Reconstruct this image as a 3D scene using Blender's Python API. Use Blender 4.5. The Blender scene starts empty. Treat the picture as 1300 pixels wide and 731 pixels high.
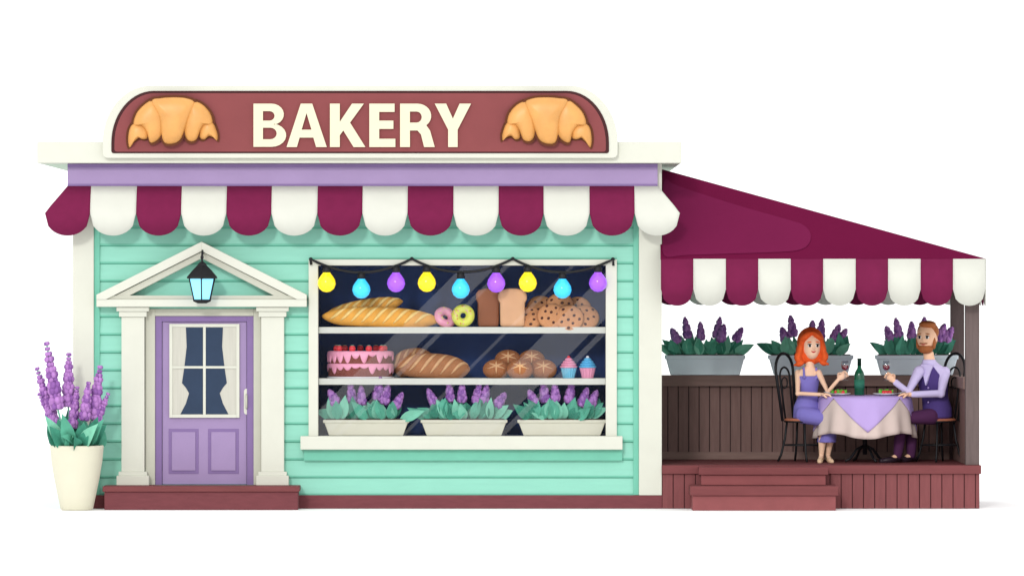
import bpy, math, random
from mathutils import Vector, Matrix
random.seed(7)
sc=bpy.context.scene
COL=sc.collection
D=80.0; ZC=2.795
def kk(y): return (D+y)/D
def X(px,y=0.): return (px-650)/100*kk(y)
def Z(py,y=0.): return ZC+(365.5-py)/100*kk(y)
V=Vector
EX=0.66; IN=0.84
# ---------------------------------------------------------------- materials
def lin(c):
    o=[]
    for v in c:
        v/=255.
        o.append(v/12.92 if v<=0.04045 else ((v+0.055)/1.055)**2.4)
    return o
def mat(name,rgb,rough=.7,var=.05,scale=5.,stretch=(1,1,1),spec=.2,emit=None,es=0.,metal=0.,bump=0.,k=None,trans=0.):
    m=bpy.data.materials.new(name); m.use_nodes=True
    nt=m.node_tree; p=nt.nodes['Principled BSDF']
    l=lin(rgb); k=IN if k is None else k
    col=(l[0]*k,l[1]*k,l[2]*k,1)
    tc=nt.nodes.new('ShaderNodeTexCoord'); mp=nt.nodes.new('ShaderNodeMapping'); mp.inputs['Scale'].default_value=stretch
    nz=nt.nodes.new('ShaderNodeTexNoise'); nz.inputs['Scale'].default_value=scale; nz.inputs['Detail'].default_value=5
    mr=nt.nodes.new('ShaderNodeMapRange'); mr.inputs['From Min'].default_value=.3; mr.inputs['From Max'].default_value=.7
    mr.inputs['To Min'].default_value=1-var; mr.inputs['To Max'].default_value=1+var
    hs=nt.nodes.new('ShaderNodeHueSaturation'); hs.inputs['Color'].default_value=col
    nt.links.new(tc.outputs['Object'],mp.inputs['Vector']); nt.links.new(mp.outputs['Vector'],nz.inputs['Vector'])
    nt.links.new(nz.outputs['Fac'],mr.inputs['Value']); nt.links.new(mr.outputs['Result'],hs.inputs['Value'])
    nt.links.new(hs.outputs['Color'],p.inputs['Base Color'])
    p.inputs['Roughness'].default_value=rough; p.inputs['Specular IOR Level'].default_value=spec; p.inputs['Metallic'].default_value=metal
    if bump>0:
        bn=nt.nodes.new('ShaderNodeBump'); bn.inputs['Strength'].default_value=bump; bn.inputs['Distance'].default_value=.02
        nt.links.new(nz.outputs['Fac'],bn.inputs['Height']); nt.links.new(bn.outputs['Normal'],p.inputs['Normal'])
    if emit:
        e=lin(emit); p.inputs['Emission Color'].default_value=(*e,1); p.inputs['Emission Strength'].default_value=es
    if trans>0:
        out=[n for n in nt.nodes if n.type=='OUTPUT_MATERIAL'][0]
        tr=nt.nodes.new('ShaderNodeBsdfTranslucent'); mx=nt.nodes.new('ShaderNodeMixShader'); mx.inputs[0].default_value=trans
        nt.links.new(hs.outputs['Color'],tr.inputs['Color']); nt.links.new(p.outputs[0],mx.inputs[1]); nt.links.new(tr.outputs[0],mx.inputs[2]); nt.links.new(mx.outputs[0],out.inputs[0])
    return m
def glassmat(name,tint=(1,1,1),fac=.06,rough=.02,bands=None):
    m=bpy.data.materials.new(name); m.use_nodes=True; nt=m.node_tree
    for n in list(nt.nodes):
        if n.type!='OUTPUT_MATERIAL': nt.nodes.remove(n)
    out=[n for n in nt.nodes if n.type=='OUTPUT_MATERIAL'][0]
    t=nt.nodes.new('ShaderNodeBsdfTransparent'); t.inputs[0].default_value=(*tint,1)
    g=nt.nodes.new('ShaderNodeBsdfGlossy'); g.inputs['Roughness'].default_value=rough
    lw=nt.nodes.new('ShaderNodeLayerWeight'); lw.inputs['Blend'].default_value=.25
    mr=nt.nodes.new('ShaderNodeMapRange'); mr.inputs['To Min'].default_value=fac; mr.inputs['To Max'].default_value=.6
    mx=nt.nodes.new('ShaderNodeMixShader')
    nt.links.new(lw.outputs['Facing'],mr.inputs['Value'])
    f=mr.outputs['Result']
    if bands:  # slanting reflection streaks painted into the pane as fixed glossier bands
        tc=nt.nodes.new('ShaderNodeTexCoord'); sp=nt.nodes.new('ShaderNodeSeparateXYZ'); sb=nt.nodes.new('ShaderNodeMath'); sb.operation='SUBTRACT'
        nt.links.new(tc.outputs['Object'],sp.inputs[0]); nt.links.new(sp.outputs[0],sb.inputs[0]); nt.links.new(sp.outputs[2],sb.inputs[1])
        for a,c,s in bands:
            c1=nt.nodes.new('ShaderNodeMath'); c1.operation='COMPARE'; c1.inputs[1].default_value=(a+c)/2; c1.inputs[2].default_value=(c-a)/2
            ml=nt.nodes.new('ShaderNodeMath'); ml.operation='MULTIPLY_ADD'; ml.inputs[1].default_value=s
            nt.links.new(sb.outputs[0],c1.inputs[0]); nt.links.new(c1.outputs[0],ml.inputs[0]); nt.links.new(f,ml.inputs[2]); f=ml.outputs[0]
    nt.links.new(f,mx.inputs[0])
    nt.links.new(t.outputs[0],mx.inputs[1]); nt.links.new(g.outputs[0],mx.inputs[2]); nt.links.new(mx.outputs[0],out.inputs[0])
    return m
M={}
M['ground']=mat('white_ground',(255,255,255),k=.95,var=.0,rough=.9,spec=0)
M['mint']=mat('mint_paint',(160,230,208),var=.03,scale=3,stretch=(.6,1,5),k=.70)
M['mintd']=mat('mint_groove_shade',(112,198,172),var=.03,k=.68)  # darker mint puts the shade between boards into the colour
M['mintm']=mat('mint_mid_and_shade',(130,212,186),var=.03,k=.68)
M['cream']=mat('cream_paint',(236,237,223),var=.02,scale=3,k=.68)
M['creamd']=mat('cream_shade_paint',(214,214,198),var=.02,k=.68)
M['sign']=mat('sign_maroon',(150,78,80),var=.04,scale=3,k=EX)
M['signd']=mat('sign_brown_edge',(74,36,38),k=EX)
M['letter']=mat('letter_cream',(250,243,212),var=.01,k=EX+.02)
M['crust']=mat('croissant_gold',(238,172,94),var=.10,scale=5,rough=.4,spec=.4,k=EX+.04)
M['crustd']=mat('croissant_outline',(112,60,36),k=EX)
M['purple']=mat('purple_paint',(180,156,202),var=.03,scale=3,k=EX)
M['purpled']=mat('purple_dark_and_shade',(150,124,178),var=.03,k=EX)
M['aw']=mat('awning_maroon',(140,34,84),var=.05,scale=8,rough=.85,trans=.15,k=EX)
M['awc']=mat('awning_cream',(242,243,232),var=.015,rough=.85,trans=.15,k=.74)
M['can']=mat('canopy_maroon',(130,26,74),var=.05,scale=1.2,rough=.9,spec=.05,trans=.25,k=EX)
M['can2']=mat('canopy_maroon_highlight',(142,38,88),var=.05,scale=1.2,rough=.9,spec=.05,trans=.25,k=EX)
M['plinth']=mat('red_brown_base',(132,70,76),var=.08,scale=6,stretch=(1,1,4),bump=.1,k=EX)
M['tread']=mat('red_wood_tread',(134,72,74),var=.08,stretch=(.5,4,4),bump=.1,k=EX)
M['riser']=mat('red_wood_riser',(160,90,92),var=.07,k=EX)
M['deckb']=mat('red_wood_board',(144,82,84),var=.08,stretch=(5,5,.6),bump=.15,k=EX)
M['deckg']=mat('red_wood_gap',(92,48,52),k=EX)
M['fence']=mat('dark_brown_board',(126,98,93),var=.10,stretch=(6,6,.6),bump=.15)
M['fenceg']=mat('dark_brown_gap',(64,46,46))
M['fcap']=mat('dark_brown_cap',(136,110,103),var=.1,stretch=(.6,5,5),bump=.1)
M['post']=mat('dark_post_wood',(102,88,86),var=.1,stretch=(6,6,.6),bump=.15)
M['navy']=mat('navy_interior',(42,64,112),var=.06,spec=.05)
M['pane']=mat('grey_beige_curtain',(214,212,200),var=.05,scale=4,stretch=(14,1,.5),k=.72)
M['curtain']=mat('dark_door_pane',(46,62,86),var=.06)
M['black']=mat('black_metal',(26,26,30),rough=.5,spec=.25)
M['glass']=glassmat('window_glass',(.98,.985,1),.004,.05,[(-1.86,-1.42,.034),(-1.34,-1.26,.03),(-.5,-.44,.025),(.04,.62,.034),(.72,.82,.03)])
M['wglass']=glassmat('wine_glass_clear',(.86,.9,.94),.12)
M['lglass']=mat('lantern_glass',(150,215,240),emit=(110,210,255),es=.7,var=.05)
M['by']=mat('yellow_bulb',(250,225,30),emit=(255,225,30),es=.6,var=0,spec=.5,rough=.15)
M['bc']=mat('cyan_bulb',(60,190,240),emit=(50,185,245),es=.6,var=0,spec=.5,rough=.15)
M['bp']=mat('violet_bulb',(150,80,225),emit=(150,85,235),es=.6,var=0,spec=.5,rough=.15)
M['bag']=mat('baguette_crust',(240,174,76),var=.12,scale=8,bump=.2)
M['bagl']=mat('baguette_cut',(252,216,134),var=.08,scale=20)
M['loaf']=mat('rye_crust',(172,116,76),var=.12,scale=10,bump=.2)
M['loafl']=mat('rye_cut',(216,170,124),var=.1,scale=20)
M['roll']=mat('roll_crust',(164,104,64),var=.12,scale=10,bump=.15)
M['tin1']=mat('tin_loaf_dark_crust',(166,106,74),var=.12,scale=6,bump=.15)
M['tin2']=mat('tin_loaf_light_crust',(226,176,134),var=.08,scale=6,bump=.1)
M['cookie']=mat('cookie_dough',(212,150,102),var=.06,scale=8,bump=.1)
M['chip']=mat('chocolate_chip',(82,46,36))
M['choc']=mat('chocolate_sponge',(134,74,62),var=.15,scale=20,bump=.3)
M['pink']=mat('pink_icing',(250,168,194),var=.03,rough=.4,spec=.4)
M['red']=mat('red_berry',(230,58,66),rough=.4,spec=.4)
M['lime']=mat('lime_icing',(226,228,96),rough=.4)
M['dough']=mat('doughnut_dough',(230,166,88),var=.08)
M['blue']=mat('blue_frosting',(96,186,232),rough=.5)
M['wrapb']=mat('blue_wrapper',(120,198,226))
M['wrapp']=mat('pink_wrapper',(240,160,188))
M['leaf']=mat('green_leaf',(92,174,146),var=.2,scale=7,k=.80)
M['leaf2']=mat('dark_green_leaf',(62,140,116),var=.2,scale=7,k=.80)
M['leaf3']=mat('light_green_leaf',(130,204,174),var=.15,scale=7,k=.80)
M['lav']=mat('lavender_bloom',(182,128,198),var=.15,scale=20,k=.80)
M['lav2']=mat('dark_lavender_bloom',(144,94,168),var=.15,scale=20,k=.80)
M['pot']=mat('cream_ceramic',(244,240,216),var=.015,rough=.5,spec=.3,k=.68)
M['tub']=mat('grey_blue_tub',(224,236,244),var=.02,k=.92)
M['soil']=mat('soil',(66,48,40),var=.3,scale=30,bump=.5)
M['cloth']=mat('cream_pink_cloth',(238,218,210),var=.02,rough=.9,k=.74)
M['lilac']=mat('lilac_cloth',(206,180,244),var=.02,rough=.9,k=.76)
M['wood']=mat('chair_seat_wood',(180,110,82),var=.12,stretch=(1,5,5))
M['skin']=mat('skin',(255,212,182),var=.01,spec=.2,rough=.6,k=.84)
M['skin2']=mat('skin_warm',(252,204,170),var=.01,spec=.2,rough=.6,k=.88)
M['hairr']=mat('red_hair',(240,98,42),var=.12,scale=6,stretch=(5,5,1))
M['hairb']=mat('brown_hair',(172,102,58),var=.12,scale=8,stretch=(4,4,1))
M['dress']=mat('violet_blue_dress',(134,124,204),var=.05,rough=.85)
M['shirt']=mat('lilac_shirt',(214,202,244),var=.04,rough=.85)
M['vest']=mat('indigo_vest',(80,62,128),var=.06,rough=.85)
M['trous']=mat('plum_trousers',(84,44,84),var=.08,rough=.9)
M['shoe']=mat('dark_shoe',(46,32,44),rough=.4)
M['shoeb']=mat('beige_shoe',(240,204,170),rough=.5)
M['white']=mat('white_china',(245,245,245),rough=.3,spec=.4,var=.0)
M['eye']=mat('eye_dark',(40,24,22),rough=.3)
M['lip']=mat('lip_red',(205,60,64),rough=.5)
M['lip2']=mat('lip_rose',(214,120,104),rough=.5)
M['bottle']=mat('bottle_green',(30,100,72),rough=.15,spec=.5)
M['foil']=mat('bottle_foil',(20,50,40),rough=.4)
M['wine']=mat('red_wine',(140,20,44),rough=.2)
M['salad']=mat('salad_green',(110,190,70),var=.25,scale=30)
M['steel']=mat('cutlery_steel',(190,190,195),rough=.3,metal=.7)
# ---------------------------------------------------------------- mesh builder
BASE={}
class B:
    def __init__(s): s.v=[];s.f=[];s.m=[];s.s=[];s.mats=[]
    def mi(s,m):
        m=M[m]
        if m not in s.mats: s.mats.append(m)
        return s.mats.index(m)
    def add(s,vs,fs,m,sm=False):
        o=len(s.v); s.v+= [V(v) for v in vs]; i=s.mi(m)
        for f in fs: s.f.append([a+o for a in f]); s.m.append(i); s.s.append(sm)
    def box(s,x0,x1,y0,y1,z0,z1,m):
        if z0>z1: z0,z1=z1,z0
        vs=[(x0,y0,z0),(x1,y0,z0),(x1,y1,z0),(x0,y1,z0),(x0,y0,z1),(x1,y0,z1),(x1,y1,z1),(x0,y1,z1)]
        s.add(vs,[(0,1,5,4),(1,2,6,5),(2,3,7,6),(3,0,4,7),(4,5,6,7),(3,2,1,0)],m)
    def pb(s,p0,p1,q0,q1,yf,yb,m,yr=0.):
        s.box(X(p0,yr),X(p1,yr),yf,yb,Z(q1,yr),Z(q0,yr),m)
    def prism(s,poly,y0,y1,m,yr=None):
        if yr is not None: poly=[(X(a,yr),Z(b,yr)) for a,b in poly]
        n=len(poly)
        vs=[(a,y0,b) for a,b in poly]+[(a,y1,b) for a,b in poly]
        fs=[tuple(range(n)),tuple(range(2*n-1,n-1,-1))]+[(i,(i+1)%n,(i+1)%n+n,i+n) for i in range(n)]
        s.add(vs,fs,m)
    def puff(s,poly,y0,h,m,yr=0.):
        poly=[(X(a,yr),Z(b,yr)) for a,b in poly]; n=len(poly)
        cx=sum(a for a,b in poly)/n; cz=sum(b for a,b in poly)/n
        vs=[];lv=[(1,0),(.97,.30),(.88,.62),(.66,.88),(.34,1)]
        for sc_,hh in lv:
            vs+=[(cx+(a-cx)*sc_,y0-h*hh,cz+(b-cz)*sc_) for a,b in poly]
        vs.append((cx,y0-h,cz)); fs=[]
        for r in range(len(lv)-1):
            for i in range(n):
                j=(i+1)%n; fs.append((r*n+i,r*n+j,(r+1)*n+j,(r+1)*n+i))
        r=len(lv)-1
        for i in range(n): fs.append((r*n+i,r*n+(i+1)%n,len(vs)-1))
        fs.append(tuple(range(n)))
        s.add(vs,fs,m,True)
    def lathe(s,cx,cy,prof,m,n=28,sm=True,sx=1,sy=1,rot=0,pleat=0):
        vs=[];fs=[];k=len(prof)
        for r,z in prof:
            for i in range(n):
                a=2*math.pi*i/n+rot; rr=r*(1+(pleat if i%2 else -pleat))
                vs.append((cx+rr*math.cos(a)*sx,cy+rr*math.sin(a)*sy,z))
        for j in range(k-1):
            for i in range(n):
                fs.append((j*n+i,j*n+(i+1)%n,(j+1)*n+(i+1)%n,(j+1)*n+i))
        if prof[0][0]>1e-5: fs.append(tuple(range(n-1,-1,-1)))
        if prof[-1][0]>1e-5: fs.append(tuple(range((k-1)*n,k*n)))
        s.add(vs,fs,m,sm)
    def tube(s,pts,rad,m,n=8,sm=True,ball=False):
        pts=[V(p) for p in pts]
        if not isinstance(rad,(list,tuple)): rad=[rad]*len(pts)
        vs=[];fs=[];prev=None
        for i,p in enumerate(pts):
            if i==0: t=pts[1]-p
            elif i==len(pts)-1: t=p-pts[i-1]
            else: t=(pts[i+1]-p).normalized()+(p-pts[i-1]).normalized()
            t=t.normalized() if t.length>1e-8 else V((0,0,1))
            if prev is None:
                a=V((0,1,0)) if abs(t.y)<.9 else V((1,0,0))
                u=t.cross(a).normalized()
            else:
                u=(prev-t*prev.dot(t)); u=u.normalized() if u.length>1e-6 else t.orthogonal().normalized()
            prev=u; w=t.cross(u)
            for j in range(n):
                an=2*math.pi*j/n; vs.append(p+(u*math.cos(an)+w*math.sin(an))*rad[i])
        for i in range(len(pts)-1):
            for j in range(n): fs.append((i*n+j,i*n+(j+1)%n,(i+1)*n+(j+1)%n,(i+1)*n+j))
        fs.append(tuple(range(n-1,-1,-1))); fs.append(tuple(range((len(pts)-1)*n,len(pts)*n)))
        s.add(vs,fs,m,sm)
        if ball:
            for p,r in zip(pts,rad): s.ell(p,(r,r,r),m,n=10,k=7)
    def ell(s,c,r,m,R=None,n=16,k=10,sm=True):
        c=V(c); vs=[];fs=[]
        vs.append(V((0,0,-r[2])))
        for i in range(1,k):
            ph=-math.pi/2+math.pi*i/k
            for j in range(n):
                a=2*math.pi*j/n; vs.append(V((r[0]*math.cos(ph)*math.cos(a),r[1]*math.cos(ph)*math.sin(a),r[2]*math.sin(ph))))
        vs.append(V((0,0,r[2])))
        for j in range(n): fs.append((0,1+(j+1)%n,1+j))
        for i in range(k-2):
            for j in range(n): fs.append((1+i*n+j,1+i*n+(j+1)%n,1+(i+1)*n+(j+1)%n,1+(i+1)*n+j))
        L=len(vs)-1
        for j in range(n): fs.append((L,1+(k-2)*n+j,1+(k-2)*n+(j+1)%n))
        if R is not None: vs=[R@v for v in vs]
        s.add([v+c for v in vs],fs,m,sm)
    def loft(s,rings,yaw,m,n=22):
        vs=[];fs=[]
        cy,sy=math.cos(yaw),math.sin(yaw)
        for c,rx,ry in rings:
            for j in range(n):
                a=2*math.pi*j/n; u=rx*math.cos(a); w=ry*math.sin(a)
                vs.append((c[0]+u*cy-w*sy,c[1]+u*sy+w*cy,c[2]))
        for i in range(len(rings)-1):
            for j in range(n): fs.append((i*n+j,i*n+(j+1)%n,(i+1)*n+(j+1)%n,(i+1)*n+j))
        fs.append(tuple(range(n-1,-1,-1))); fs.append(tuple(range((len(rings)-1)*n,len(rings)*n)))
        s.add(vs,fs,m,True)
    def leaf(s,p0,p1,w,m,nrm,bend=.0,n=6):
        p0=V(p0);p1=V(p1);d=p1-p0; side=d.cross(nrm).normalized(); nn=side.cross(d).normalized()
        vs=[];fs=[]
        for i in range(n+1):
            t=i/n; c=p0+d*t+nn*bend*4*t*(1-t); ww=w*math.sin(math.pi*min(1,t**.85))+.001
            vs+=[c-side*ww+nn*ww*.3,c,c+side*ww+nn*ww*.3]
        for i in range(n):
            a=i*3; fs+=[(a,a+1,a+4,a+3),(a+1,a+2,a+5,a+4)]
        s.add(vs,fs,m,False)
    def spike(s,p0,p1,r,rows,rnd):
        p0=V(p0);p1=V(p1);d=p1-p0; u=d.cross(V((0,1,0))).normalized(); w=d.cross(u).normalized()
        for i in range(rows):
            t=i/(rows-1); rr=r*(1-.66*t**1.8)*(.85+.15*math.sin(i*2.2))
            k=6
            for j in range(k):
                a=2*math.pi*j/k+i*.7+rnd.uniform(-.3,.3)
                c=p0+d*t+(u*math.cos(a)+w*math.sin(a))*rr*.66
                q=rr*.5+.005
                s.ell(c,(q,q,q*1.25),'lav' if rnd.random()<.66 else 'lav2',n=6,k=4)
    def obj(s,name,parent=None,base=None,label=None,cat=None,bevel=0,group=None,kind=None,solid=0):
        if parent is not None: base=BASE[parent.name]
        base=V(base) if base is not None else V((0,0,0))
        me=bpy.data.meshes.new(name); me.from_pydata([tuple(v-base) for v in s.v],[],s.f)
        for m in s.mats: me.materials.append(m)
        me.polygons.foreach_set('material_index',s.m); me.polygons.foreach_set('use_smooth',s.s)
        import bmesh
        bm=bmesh.new(); bm.from_mesh(me); bmesh.ops.recalc_face_normals(bm,faces=bm.faces); bm.to_mesh(me); bm.free()
        me.update()
        o=bpy.data.objects.new(name,me); COL.objects.link(o)
        if parent is not None: o.parent=parent
        else: o.location=base
        BASE[o.name]=base
        if label: o['label']=label
        if cat: o['category']=cat
        if group: o['group']=group
        if kind: o['kind']=kind
        if solid:
            mm=o.modifiers.new('s','SOLIDIFY'); mm.thickness=solid; mm.offset=0
        if bevel:
            mm=o.modifiers.new('b','BEVEL'); mm.width=bevel; mm.segments=2; mm.limit_method='ANGLE'; mm.angle_limit=math.radians(40)
        return o
def thing(name,label,cat,loc,group=None):
    o=bpy.data.objects.new(name,None); COL.objects.link(o); o.empty_display_size=.2
    o.location=loc; o['label']=label; o['category']=cat
    if group: o['group']=group
    BASE[o.name]=V(loc); return o
def clone(root,loc,rz=0.,label=None):
    def cp(o,par):
        n=o.copy(); COL.objects.link(n)
        if par is not None: n.parent=par
        for c in list(o.children): cp(c,n)
        return n
    n=cp(root,None); n.location=loc; n.rotation_euler=(0,0,rz)
    if label: n['label']=label
    return n
def fuse(o,voxel,it=4):
    m=o.modifiers.new('r','REMESH'); m.mode='VOXEL'; m.voxel_size=voxel; m.use_smooth_shade=True
    s=o.modifiers.new('s','SMOOTH'); s.factor=.5; s.iterations=it
    dg=bpy.context.evaluated_depsgraph_get(); dg.update()
    me=bpy.data.meshes.new_from_object(o.evaluated_get(dg))
    o.modifiers.clear(); o.data=me
    for p in me.polygons: p.use_smooth=True
    return o
def arc(cx,cy,rx,ry,a0,a1,n=10):
    return [(cx+rx*math.cos(math.radians(a0+(a1-a0)*i/n)),cy-ry*math.sin(math.radians(a0+(a1-a0)*i/n))) for i in range(n+1)]
def cr(P,n=5):
    out=[];k=len(P)
    for i in range(k):
        a,b,c,d=[V(P[(i+j-1)%k]) for j in range(4)]
        for q in range(n):
            t=q/n; out.append(tuple(.5*((2*b)+(c-a)*t+(2*a-5*b+4*c-d)*t*t+(3*b-a-3*c+d)*t**3)))
    return out
# ---------------------------------------------------------------- ground
b=B(); b.add([(-1500,-300,0),(1500,-300,0),(1500,3000,0),(-1500,3000,0)],[(0,1,2,3)],'ground')
b.obj('ground',kind='structure',label='plain white ground around the bakery')
# ---------------------------------------------------------------- bakery building
bk=thing('bakery_building','mint green clapboard bakery with striped awning and display window','building',(X(466),0,0))
XL,XR=X(93),X(840)
b=B()
def siding(p0,p1,q0,q1):
    b.pb(p0,p1,q0,q1,0.0,0.14,'mintd')
    st=22.6; i=0
    while True:
        bot=628-st*i; top=bot-st+1.4
        i+=1
        if bot<=q0: break
        t=max(top,q0); u=min(bot,q1)
        if u-t<2: continue
        x0,x1=X(p0),X(p1); zt,zb=Z(t),Z(u)
        fr=lambda py:-.006-.016*(py-top)/(bot-top)
        y0,y1=fr(t),fr(u)
        vs=[(x0,y0,zt),(x1,y0,zt),(x1,y1,zb),(x0,y1,zb),(x0,.001,zt),(x1,.001,zt),(x1,.001,zb),(x0,.001,zb)]
        b.add(vs,[(0,3,2,1),(0,1,5,4),(1,2,6,5),(2,3,7,6),(3,0,4,7)],'mint')
        if u-t>12: b.box(x0,x1,y1-.001,y1+.006,Z(u),Z(u-2.2),'mintm')  # mid-tone lower edge: shade of the board line put into colour
siding(120,184,208,628); siding(332,392,208,628)
siding(184,332,208,392); siding(392,783,208,329); siding(392,783,570,628); siding(783,810,208,628)
b.pb(93,120,208,628,.0,.14,'mintd'); b.pb(810,840,208,628,.0,.14,'mintd'); b.pb(184,332,615,628,0,.14,'mintd')
b.box(XL,XL+.15,.14,5,0,Z(208),'mint'); b.box(XR-.15,XR,.14,5,0,Z(208),'mint'); b.box(XL+.15,XR-.15,4.85,5,0,Z(208),'mint')
b.obj('wall',bk)
b=B(); b.pb(92.5,840.5,628,645,-.06,.0,'plinth'); b.obj('plinth',bk,bevel=.006)
b=B(); b.pb(93,119.5,208,628,-.07,-.002,'cream'); b.pb(119.5,127,208,628,-.04,-.002,'mintm'); b.obj('corner_post',bk,bevel=.005)
b=B(); b.pb(811,840,208,628,-.07,-.002,'cream'); b.pb(804,811,208,628,-.04,-.002,'mintm'); b.obj('corner_post',bk,bevel=.005)
b=B(); b.pb(50,864,181,208,-.40,5.35,'cream'); b.obj('roof',bk,bevel=.012)
b=B(); b.pb(87,834.5,208.3,237,-.17,-.072,'purple'); b.pb(87,834.5,208.3,213,-.19,-.17,'purpled'); b.pb(87,834.5,234,237,-.18,-.17,'purpled'); b.obj('fascia',bk,bevel=.004)  # darker top strip paints in the shade under the roof slab
b=B()
xb=[60,117,175,232,289,346,404,461,518,576,633,690,748,805,862]; xt=list(xb); xt[0]=87; xt[-1]=835
rows=[(0,237,-.19),(.35,249,-.28),(.75,262,-.35),(1,271,-.38)]
for i in range(14):
    n=14; vs=[];fs=[]
    for t,py,y in rows:
        for j in range(n+1):
            u=j/n; xx=(xt[i]+(xt[i+1]-xt[i])*u)*(1-t)+(xb[i]+(xb[i+1]-xb[i])*u)*t
            vs.append((X(xx),y-.012*math.sin(math.pi*u)*t,Z(py)))
    for j in range(n+1):
        u=j/n; xx=xb[i]+(xb[i+1]-xb[i])*u
        vs.append((X(xx),-.39-.012*math.sin(math.pi*u),Z(271+28.5*math.sqrt(max(0,1-(2*u-1)**2))**.85)))
    for r in range(4):
        for j in range(n): a=r*(n+1)+j; fs.append((a,a+1,a+n+2,a+n+1))
    b.add(vs,fs,'aw' if i%2==0 else 'awc',True)
b.obj('awning',bk,solid=.012)
b=B(); b.pb(134,382,615,622,-.58,-.07,'tread'); b.pb(136,380,622,645,-.55,-.07,'plinth'); b.obj('doorstep',bk,bevel=.008)
ds=B()
ds.pb(184.5,197,392,615,-.03,.12,'creamd'); ds.pb(322,331.5,392,615,-.03,.12,'creamd'); ds.pb(197,322,392,401,-.03,.12,'creamd')  # jambs and header in darker cream, recess shade put into the colour
for c in(169.5,346.5):
    ds.pb(c-14.5,c+14.5,402,598,-.13,-.0,'cream')
    ds.pb(c-20.5,c+20.5,389.5,395,-.19,-.0,'cream'); ds.pb(c-17.5,c+17.5,395,402,-.16,-.0,'cream')
    ds.pb(c-18,c+18,598,603,-.155,-.0,'cream'); ds.pb(c-20.5,c+20.5,603,615,-.18,-.0,'cream')
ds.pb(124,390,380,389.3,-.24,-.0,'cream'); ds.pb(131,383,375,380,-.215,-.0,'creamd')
ds.prism([(124,380),(124,374),(257,307),(257,319),(136,380)],-.25,-.0,'cream',0)
ds.prism([(390,380),(390,374),(257,307),(257,319),(378,380)],-.25,-.0,'cream',0)
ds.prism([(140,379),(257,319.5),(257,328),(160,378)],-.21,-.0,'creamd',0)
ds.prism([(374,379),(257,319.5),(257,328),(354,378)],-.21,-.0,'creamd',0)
ds.obj('door_surround',bk,bevel=.005)
# door
d=B()
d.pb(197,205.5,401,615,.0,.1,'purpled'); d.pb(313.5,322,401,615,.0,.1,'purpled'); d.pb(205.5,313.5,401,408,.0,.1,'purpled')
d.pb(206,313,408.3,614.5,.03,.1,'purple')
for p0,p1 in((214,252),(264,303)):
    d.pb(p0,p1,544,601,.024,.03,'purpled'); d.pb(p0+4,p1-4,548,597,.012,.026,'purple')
door=d.obj('door',bk,bevel=.004)
w=B()
w.pb(215,304,411,530,.004,.027,'pane')
for a in((215,219,411,530),(300,304,411,530),(219,300,411,415),(219,300,526,530),(257.8,261.2,415,526),(219,257.8,464.5,467.5),(261.2,300,464.5,467.5)):
    w.pb(*a,-.010,.003,'cream')
dw=w.obj('window',door,bevel=.003)
for s_ in(1,-1):
    w=B()
    P=[(236,415.5),(257.6,415.5),(257.6,525.5),(229,525.5),(236,512),(240,499),(236,492),(231,486),(234,466),(237,440)]
    P=[(x if s_==1 else 519-x,y) for x,y in P]
    w.prism(P,-.0005,.0035,'curtain',0)
    w.obj('dark_pane',dw)
w=B(); w.prism(arc(313,497,3.4,4,0,180,8)+arc(313,522,3.4,4,180,360,8),.012,.03,'cream',0)
w.tube([(X(313),.01,Z(501)),(X(313),-.035,Z(502)),(X(313),-.035,Z(517)),(X(313),.01,Z(518))],.012,'creamd')
w.obj('handle',door)
# shop window
case=B()
yb=.85; x0,x1,z0,z1=X(403.9),X(769.1),Z(553),Z(336.9)
case.box(x0-.03,x1+.03,yb,yb+.03,z0-.03,z1+.03,'navy')
case.box(x0-.03,x0,.141,yb,z0,z1,'navy'); case.box(x1,x1+.03,.141,yb,z0,z1,'navy')
case.box(x0,x1,.141,yb,z1,z1+.03,'navy'); case.box(x0,x1,.141,yb,z0-.03,z0,'navy')
shopw=case.obj('window',bk)
fr=B()
fr.prism([(X(392),Z(553)),(X(392),Z(329.3)),(X(783),Z(329.3)),(X(783),Z(553)),(X(769),Z(553)),(X(769),Z(337)),(X(404),Z(337)),(X(404),Z(553))],-.08,.14,'cream')
fr.obj('frame',shopw,bevel=.005)
s_=B(); s_.pb(382,790,553,570,-.2,.14,'cream'); s_.obj('sill',shopw,bevel=.008)
s_=B(); s_.pb(386,790,570.3,584,-.09,.0,'mintm'); s_.obj('apron',shopw,bevel=.004)
for q in(415,480):
    s_=B(); s_.box(x0+.002,x1-.002,.02,.7,Z(q+8,.1),Z(q,.1),'cream'); s_.obj('shelf',shopw,bevel=.004)
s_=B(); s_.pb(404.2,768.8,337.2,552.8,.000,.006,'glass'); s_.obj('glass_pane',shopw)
SH1=Z(415,.1); SH2=Z(480,.1); SH3=Z(553)
def wx(p): return X(p,.15)
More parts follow.
